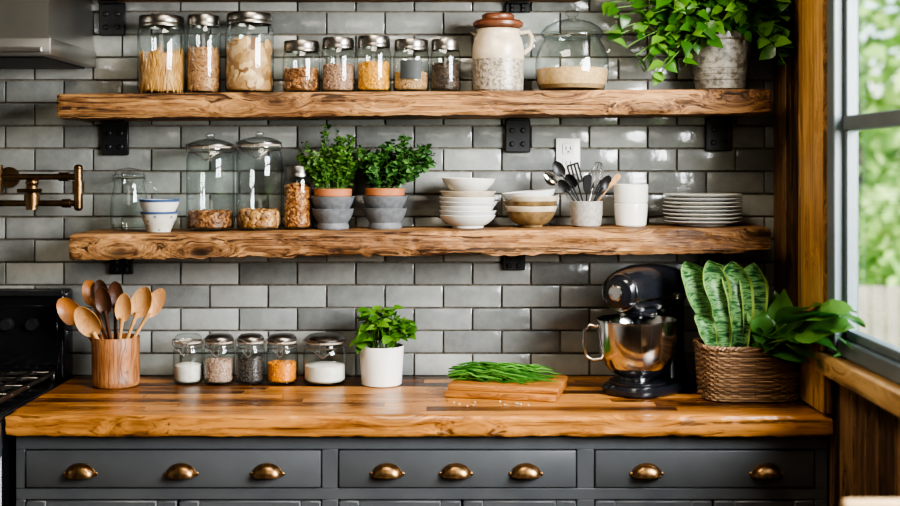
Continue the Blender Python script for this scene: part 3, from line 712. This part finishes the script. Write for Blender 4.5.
# ------------------------------------------------------------------ plants
e=empty('potted_pothos',(.842,-.135,zU(.842)+.001))
mb=MB(); lathe(mb,[(0,.003),(.07,0),(.076,.004),(.08,.03),(.088,.1),(.094,.15),(.1,.155),(.1,.175),(.096,.178),(.09,.175),(.088,.155),(0,.15)],M_potw,40)
for k in range(7): 
    z=.03+k*.018; lathe(mb,[(.0805+.0006*k*2.2,z-.002),(.083+.0013*k,z),(.0805+.0006*k*2.2,z+.002)],M_potw,40)
lathe(mb,[(0,.158),(.088,.156)],M_soil,24); mb.obj('pot',(0,0,0),(0,0,0),e)
mb=MB()
ox,oy,oz=.842,-.135,zU(.842)
def cl2(q):
    z=q[2]
    if q[1]+oy>-.275: z=max(z,.006)
    return (min(q[0],1.032-ox),min(q[1],-.01-oy),z)
vines=[]
for i in range(125):
    a=U(0,2*pi); ln=U(.1,.3)
    dx=math.cos(a)*U(.4,1)*ln*1.1-.03; dy=math.sin(a)*.45*ln-.04
    vines.append((dx,dy,U(-.05,.24)))
vines+= [(-.27,-.09,-.1),(-.31,-.05,.02),(-.24,-.11,-.06),(-.33,-.06,.08),(-.2,-.1,-.12),(-.29,-.02,.12),(-.25,-.06,.18),(-.32,-.07,.0),(-.3,-.08,.06),(-.22,-.09,.06),(-.15,-.12,.1),(.1,-.13,-.02),(.15,-.14,-.06),(.02,-.16,.06),(-.08,-.15,.02),(-.16,-.13,-.05),(.17,-.12,.1),(.16,-.1,.05),(-.14,-.12,-.09),(-.28,-.1,-.07),(-.3,-.06,-.04),(.18,-.13,.0),(.17,-.14,.15),(-.34,-.06,.05),(-.19,-.13,-.1),(-.23,-.12,-.13),(.16,-.15,-.1),(.13,-.15,-.05),(-.33,-.05,.13),(-.34,-.04,.1)]
for (dx,dy,dz) in vines:
    p0=Vector((U(-.04,.04),U(-.04,.04),.16)); p3=Vector((dx,dy,.17+dz)); p1=p0+Vector((dx*.3,dy*.3,.1+max(dz,0)*.5))
    P=lambda t:(1-t)**2*p0+2*t*(1-t)*p1+t*t*p3
    tube(mb,[cl2(P(i/8)) for i in range(9)],.0018,M_stem,5)
    for j in range(9):
        t=.25+.75*j/8; p=P(t); d=Vector((U(-1,1),U(-1,.5),U(-.8,.4)))
        up=Vector((U(-.5,.5),U(-1.2,-.1),U(.3,1)))
        s=U(.036,.066)
        leaf(mb,p,d,up,s,s*.76,M_pothos,U(.1,.4),.2,5,.62,0,cl2)
mb.obj('leaves',(0,0,0),(0,0,0),e)
def herb(name,x,rad,hgt,mat,n,spread,ll,lw,y=-.13):
    e=empty(name,(x,y,zL(x)+.001))
    mb=MB()
    for k,z0 in enumerate((0,.038)):
        lathe(mb,[(q[0],q[1]+z0) for q in bowlp(rad*(1-.03*(1-k)),.064,.74)],M_gray,40)
    lathe(mb,[(0,.06),(rad*.6,.06),(rad*.78,.1),(rad*.8,.104),(rad*.86,.104),(rad*.87,.124),(rad*.84,.126),(rad*.8,.124),(rad*.78,.115),(0,.115)],M_terra,36)
    lathe(mb,[(0,.118),(rad*.78,.116)],M_soil,24)
    mb.obj('pots',(0,0,0),(0,0,0),e)
    mb=MB()
    for i in range(n):
        a=U(0,2*pi); rr=math.sqrt(R_())*rad*.6
        p0=Vector((rr*math.cos(a),rr*math.sin(a),.115)); rr2=math.sqrt(R_())
        h=hgt*(U(.5,1.0))*(1-.35*rr2*rr2)
        p3=Vector((spread[0]*rr2*math.cos(a)+spread[2],min(.1,spread[1]*rr2*math.sin(a)),.12+h)); p1=(p0+p3)/2+Vector((0,0,h*.2))
        P=lambda t:(1-t)**2*p0+2*t*(1-t)*p1+t*t*p3
        tube(mb,[P(k/5) for k in range(6)],.0009,M_stem,4)
        m=17
        for j in range(m):
            t=.2+.8*j/(m-1); p=P(t)
            for q in range(2):
                s=ll*U(.7,1.3)
                leaf(mb,p,(U(-1,1),U(-1,1),U(-.3,.7)),(U(-.4,.4),U(-1,0),U(.3,1)),s,s*lw,mat,U(0,.3),.15,3,.7)
    mb.obj('leaves',(0,0,0),(0,0,0),e)
herb('potted_thyme',-.365,.068,.205,M_herb1,62,(.105,.085,-.008),.016,.6)
herb('potted_parsley',-.203,.071,.172,M_herb2,58,(.13,.09,.035),.021,.85)
e=empty('potted_basil',(-.212,-.155,CZ+.001))
mb=MB(); lathe(mb,[(0,.003),(.058,0),(.062,.003),(.066,.06),(.069,.118),(.0685,.121),(.066,.12),(.064,.1),(0,.098)],M_white,44); lathe(mb,[(0,.106),(.064,.104)],M_soil,24); mb.obj('pot',(0,0,0),(0,0,0),e)
mb=MB()
for i in range(38):
    a=U(0,2*pi); r2=math.sqrt(R_()); p0=Vector((.03*math.cos(a),.03*math.sin(a),.1)); p3=Vector((.08*r2*math.cos(a),.07*r2*math.sin(a),.125+U(.02,.125)*(1-.4*r2*r2)))
    tube(mb,[p0,(p0+p3)/2+Vector((0,0,.015)),p3],.0013,M_stem,5)
    for j in range(6):
        s=U(.028,.05); aa=U(0,2*pi); d=Vector((math.cos(aa),math.sin(aa)-.3,U(-.3,.7)))
        leaf(mb,p3-Vector((0,0,U(0,.025))),d,(U(-.3,.3),-.5,1),s,s*.74,M_basil,U(.2,.6),.3,5,.75)
mb.obj('leaves',(0,0,0),(0,0,0),e)
# ------------------------------------------------------------------ wicker basket + plants
bx,by=.873,-.352; A,B,H=.145,.103,.155
e=empty('wicker_basket_planter',(bx,by,CZ+.001))
mb=MB()
NS=40
def per(a,b,k=120): return sell(a,b,3.6,k)
nrow=22
for r in range(nrow):
    t=r/(nrow-1); z=.005+t*(H-.012); a=A*(.93+.07*t); b=B*(.9+.1*t); P=per(a,b,NS*4)
    pts=[]
    for i,(x,y) in enumerate(P):
        o=.003*math.sin(i/4*pi+(pi if r%2 else 0)); l=math.hypot(x,y); pts.append((x*(1+o/l),y*(1+o/l),z+U(-.0008,.0008)))
    tube(mb,pts,.0037,M_wicker,6,True)
for i in range(NS):
    P0=per(A*.93,B*.9,NS*2)[2*i]; P1=per(A,B,NS*2)[2*i]
    tube(mb,[(P0[0],P0[1],.002),(P1[0],P1[1],H-.004)],.0028,M_wicker,5)
for ph in (0,pi):
    P=per(A*1.01,B*1.01,160); pts=[]
    for i,(x,y) in enumerate(P):
        o=.0045*math.cos(i/160*2*pi*34+ph); l=math.hypot(x,y); pts.append((x*(1+o/l),y*(1+o/l),H-.002+.0045*math.sin(i/160*2*pi*34+ph)))
    tube(mb,pts,.005,M_wicker,6,True)
loft(mb,[[(x,y,.003) for x,y in sell(A*.9,B*.87,3.6,48)],[(x,y,H-.02) for x,y in sell(A*.95,B*.94,3.6,48)]],M_soil)
mb.obj('basket',(0,0,0),(0,0,0),e)
mb=MB()
def snake(base,top,w,bend,roll,tw=.35,curl=.03):
    b=Vector(base); t_=Vector(top); n=26; vs=[]; K=[-1,-.86,-.6,-.3,0,.3,.6,.86,1]; ph=U(0,6); m_=len(K)
    for i in range(n+1):
        t=i/n; c=max(0,(t-.7)/.3)
        p=b.lerp(t_,t)+Vector((bend*math.sin(pi*t)+(t_.x-b.x)*.2*c*c,-curl*c*c-.01*math.sin(pi*t),-.015*c*c*c))
        ww=w*(.5+.5*min(1,t*1.6))*(1 if t<.68 else max(.03,1-((t-.68)/.32)**2.2))
        a=roll+tw*math.sin(t*3.2+ph*.2)
        s=Vector((math.cos(a),math.sin(a),0)); nrm=Vector((-math.sin(a),math.cos(a),0))
        for q in K: vs.append(tuple(p+s*q*ww/2+nrm*(-q*q*ww*.32+abs(q)**3*math.sin(t*18+q*1.5+ph)*.005)))
    f1=[];f2=[]
    for i in range(n):
        for k in range(m_-1):
            o=i*m_+k; (f2 if k in (0,m_-2) else f1).append((o,o+1,o+m_+1,o+m_))
    mb.add(vs,f1,M_snake); mb.add(vs,f2,M_snake_e)
sb=[((-.1,.0,.12),(-.175,.0,.415),.085,-.012,.35),((-.075,-.01,.12),(-.115,-.01,.42),.08,.0,.1),((-.03,.0,.12),(-.052,.0,.415),.088,.01,-.15),((.0,.01,.12),(.008,.01,.41),.08,.012,-.35),((-.06,.05,.12),(-.14,.09,.402),.085,.0,.5),((-.02,.05,.12),(-.075,.09,.405),.09,.01,.1),((.03,.04,.12),(.03,.08,.385),.07,.01,.2),((-.01,.06,.12),(-.015,.09,.405),.085,.01,-.2),((-.1,-.03,.12),(-.145,-.04,.27),.06,-.01,-.1)]
for i,s_ in enumerate(sb): snake(*s_,curl=.04 if i in (0,1,2,3,8) else .015)
mb.obj('snake_plant_leaves',(0,0,0),(0,0,0),e)
mb=MB()
def cl3(q): 
    X=q[0]+bx; Yy=q[1]+by
    lim=1.001 if Yy>-.66 else 1.012
    if Yy<-.72 and q[2]+CZ>1.17: lim=1.038
    if q[2]+CZ<1.095 : lim=min(lim,.985)
    return (min(X,lim)-bx,min(Yy,-.012)-by,q[2])
def bl(tip,w,base=(0,0,.13),arch=.06,ny=-.6):
    b=Vector(base); t_=Vector(tip); d=t_-b; Ln=d.length
    leaf_len=min(Ln*.75,.24); st=t_-d.normalized()*leaf_len+Vector((0,0,arch))
    tube(mb,[b,(b+st)/2+Vector((0,0,arch*.4)),st],[.004,.003,.0022],M_stem,6)
    dd=(t_+Vector((0,0,arch*.3))-st)
    leaf(mb,st,dd,(U(-.3,.3),ny,1),dd.length,w,M_broad,.22,.22,10,.72,.07,cl3)
for tip,w in (((.05,-.05,.245),.07),((.02,0,.28),.065),((.09,.0,.30),.07),((.13,-.14,.2),.085),((.10,-.22,.27),.1),((.145,-.46,.29),.11),((.165,-.52,.32),.1),((.13,-.38,.33),.1),((.12,-.28,.34),.085),((.15,-.42,.23),.1),((.12,-.18,.14),.09),((.02,-.15,.17),.08),((.12,-.02,.25),.07),((.06,-.16,.22),.09),((.12,-.25,.22),.1),((.05,.05,.32),.06),((.03,-.1,.21),.07),((.09,-.1,.25),.08),((.11,-.24,.17),.09),((.04,-.06,.25),.07),((.16,-.5,.26),.1),((.07,-.12,.16),.08),((.12,-.3,.28),.1),((.06,.03,.3),.08),((.1,-.05,.31),.08),((.13,-.34,.19),.09),((.0,-.16,.2),.07),((.14,-.46,.34),.09)):
    bl(tip,w,(U(.0,.1),U(-.05,.04),.13),U(.01,.035),U(-1.5,-.7))
mb.obj('broad_leaves',(0,0,0),(0,0,0),e)
# ------------------------------------------------------------------ cutting board + chives
e=empty('cutting_board',(.172,-.275,CZ+.001)); e.rotation_euler=(0,0,math.radians(-13))
mb=MB(); box(mb,-.165,.165,-.13,.115,.0,.018,M_board,.004,None,2); box(mb,-.158,.168,-.112,.112,.0185,.036,M_board,.004,None,2); mb.obj('board',(0,0,0),(0,0,0),e)
mb=MB()
for i in range(190):
    y0=U(-.06,.065); x0=U(-.165,-.03); l=U(.11,.23); a=U(-.4,.45); z=.0385+R_()**1.4*.042*(1-abs(y0)/.1)
    pts=[]
    c=U(-.25,.25)
    for k in range(7):
        t=k/6; pts.append((x0+l*t*math.cos(a),y0+l*t*math.sin(a)*.7+c*l*t*(1-t)*2,max(.0388,z+.016*math.sin(pi*t)*R_()-.006*t)))
    tube(mb,pts,[.0022]*6+[.0008],M_chive,5)
mb.obj('chive_bunch',(.160,-.26,CZ+.0005),(0,0,math.radians(-6)))
mb=MB()
for i in range(12):
    ellip(mb,frame((U(-.13,.12),U(-.03,.035),.003),(U(-1,1),U(-1,1),1),U(0,6)),U(.002,.005),U(.002,.004),U(.002,.003),M_cream,6,4)
mb.obj('chopped_garlic',(.105,-.475,CZ+.0005))
# ------------------------------------------------------------------ stand mixer (local +x = front)
e=empty('stand_mixer',(.598,-.245,CZ+.001)); e.rotation_euler=(0,0,math.radians(-132))
def part(name,mb): return mb.obj(name,(0,0,0),(0,0,0),e)
mb=MB()
def ringxy(cx_,a,b,z,ee=2.8): return [(cx_+x,y,z) for x,y in sell(a,b,ee,40)]
loft(mb,[ringxy(-.01,.165,.1,0),ringxy(-.01,.17,.105,.006),ringxy(-.01,.17,.105,.018),ringxy(-.01,.16,.096,.028),ringxy(-.01,.12,.06,.032)],M_mixer)
lathe(mb,[(.085,.03),(.085,.036),(.08,.038),(0,.038)],M_mixer,36,(.055,0,0))
loft(mb,[ringxy(-.11,.062,.075,.02,2.4),ringxy(-.112,.052,.06,.05,2.4),ringxy(-.118,.042,.048,.10,2.4),ringxy(-.122,.038,.044,.16,2.4),ringxy(-.118,.042,.046,.21,2.4),ringxy(-.105,.055,.05,.245,2.4),ringxy(-.1,.06,.05,.265,2.4)],M_mixer)
part('base',mb)
mb=MB()
st=[(-.178,.018,.015,.305),(-.172,.036,.03,.304),(-.155,.052,.046,.303),(-.12,.064,.06,.304),(-.06,.069,.068,.308),(0,.07,.071,.31),(.06,.069,.07,.31),(.11,.066,.064,.308),(.145,.06,.056,.306),(.165,.05,.045,.305),(.170,.038,.034,.305)]
rings=[[(x,y,zc_+z) for y,z in sell(a,b,2.5,36)] for x,a,b,zc_ in st]
loft(mb,rings,M_mixer)
part('head',mb)
mb=MB()
def band(zr,th,off,x0=-.17,x1=.165):
    for sgn in (1,-1):
        pts=[]
        for x,a,b,zc_ in st:
            if x<x0 or x>x1: continue
            q=abs((zr-zc_)/b); yy=a*(max(0,1-q**2.5))**(1/2.5)
            pts.append((x,sgn*(yy+off),zr))
        tube(mb,pts,th,M_steel,8)
band(.284,.005,.0005,-.16,.15)
tube(mb,[(.15,0.059*math.cos(2*pi*i/28),.3055+.053*math.sin(2*pi*i/28)) for i in range(28)],.0035,M_steel,8,True)
mb.M=Matrix.Translation((.165,0,.305))@Matrix.Rotation(pi/2,4,'Y'); lathe(mb,[(.024,0),(.024,.01),(.02,.014),(.01,.015),(0,.015)],M_steel,28); mb.M=Matrix.Identity(4)
for s_ in (-1,1):
    mb.M=Matrix.Translation((-.06,s_*.066,.283))@Matrix.Rotation(-s_*pi/2,4,'X'); lathe(mb,[(.012,0),(.012,.01),(.008,.014),(0,.014)],M_steel,16); mb.M=Matrix.Identity(4)
part('chrome_trim',mb)
mb=MB()
lathe(mb,[(.058,.255),(.062,.25),(.06,.235),(.05,.228),(.02,.226),(.012,.222),(.012,.19),(0,.19)],M_mixer,32,(.06,0,0))
lathe(mb,[(.0605,.243),(.0635,.241),(.0605,.238)],M_steel,32,(.06,0,0))
for q in (-1,1): tube(mb,[(.06,0,.2),(.06,q*.03,.18),(.06,q*.045,.13),(.06,q*.03,.08),(.06,0,.06)],.004,M_steel,8)
part('beater_attachment',mb)
mb=MB()
bcx=.06
lathe(mb,[(0,.04),(.05,.04),(.052,.05),(.075,.062),(.098,.085),(.112,.12),(.118,.165),(.12,.214),(.123,.216),(.123,.219),(.119,.22),(.117,.215),(.115,.165),(.109,.12),(.094,.088),(.07,.066),(0,.055)],M_steel,56,(bcx,0,0))
ang=math.radians(-52)
ca,sa=math.cos(ang),math.sin(ang)
pts=[(.115,.195),(.14,.2),(.155,.185),(.157,.14),(.148,.105),(.13,.095),(.1,.1)]
tube(mb,[(bcx+r*ca,r*sa,z) for r,z in pts],.0055,M_steel,10)
part('mixing_bowl',mb)
# ------------------------------------------------------------------ high back wooden stool, right foreground
mb=MB()
X0,X1=.678,1.015; yb_=-1.8
box(mb,X0,X1,yb_-.012,yb_+.012,.945,1.012,M_chair,.008,None,3)
box(mb,X0+.03,X1-.03,yb_-.01,yb_+.01,.82,.86,M_chair,.005)
for x in (X0+.02,X1-.02):
    box(mb,x-.016,x+.016,yb_-.016,yb_+.016,0.002,.95,M_chair,.005)
    box(mb,x-.016,x+.016,yb_+.31,yb_+.342,0.002,.62,M_chair,.005)
    box(mb,x-.01,x+.01,yb_,yb_+.33,.2,.225,M_chair,.004)
for k in range(3):
    x=X0+.09+k*.08; box(mb,x-.009,x+.009,yb_-.006,yb_+.006,.64,.96,M_chair,.003)
box(mb,X0-.005,X1+.005,yb_-.02,yb_+.355,.62,.655,M_chair,.01,None,3)
for y in (yb_,yb_+.326): box(mb,X0+.02,X1-.02,y-.01,y+.01,.28,.305,M_chair,.004)
mb.obj('wooden_counter_stool')
# ------------------------------------------------------------------ lights / world / camera
w=bpy.data.worlds.new('World'); bpy.context.scene.world=w; w.use_nodes=True; nt=w.node_tree; nt.nodes.clear()
sky=nt.nodes.new('ShaderNodeTexSky'); sky.sky_type='NISHITA'; sky.sun_disc=False; sky.sun_elevation=math.radians(48); sky.sun_rotation=math.radians(200); sky.air_density=1.2; sky.dust_density=2
bg=nt.nodes.new('ShaderNodeBackground'); bg.inputs[1].default_value=.5; o=nt.nodes.new('ShaderNodeOutputWorld'); L(nt,sky.outputs[0],bg.inputs[0]); L(nt,bg.outputs[0],o.inputs[0])
def area(name,loc,tgt,size,power,col):
    l=bpy.data.lights.new(name,'AREA'); l.size=size; l.energy=power; l.color=col
    ob=bpy.data.objects.new(name,l); ob.location=loc; d=Vector(tgt)-Vector(loc); ob.rotation_euler=d.to_track_quat('-Z','Y').to_euler(); bpy.context.scene.collection.objects.link(ob); return ob
area('window_daylight',(2.1,-2.5,2.2),(.1,-.1,1.2),1.5,330,(.98,.98,1))
area('ceiling_fill',(-.2,-1.25,2.66),(-.15,-.85,0),.7,26,(1,.87,.7))  # unseen soft overhead area light, added to shade the wall under the shelves
area('ceiling_fill',(-.2,-3.6,2.6),(0,-.5,1.2),1.2,14,(1,.9,.77))  # added fill from above the camera, brightens the back wall; no fixture here
s=bpy.data.lights.new('sun','SUN'); s.energy=7.5; s.angle=.02; s.color=(1,.95,.85); so=bpy.data.objects.new('sun',s); so.location=(3,-3,6)
so.rotation_euler=Vector((.35,.6,-.9)).to_track_quat('-Z','Y').to_euler(); bpy.context.scene.collection.objects.link(so)
cam=bpy.data.cameras.new('camera'); co=bpy.data.objects.new('camera',cam); co.location=(0,-3.88,1.59); co.rotation_euler=(pi/2,0,0)
cam.sensor_width=36; cam.lens=48.1; cam.shift_y=-88/900; cam.clip_end=200
cam.dof.use_dof=True; cam.dof.focus_distance=3.66; cam.dof.aperture_fstop=1.6
bpy.context.scene.collection.objects.link(co); bpy.context.scene.camera=co
vs_=bpy.context.scene.view_settings
try:
    vs_.view_transform='AgX'; vs_.look='AgX - High Contrast'
except Exception: pass
vs_.exposure=.32
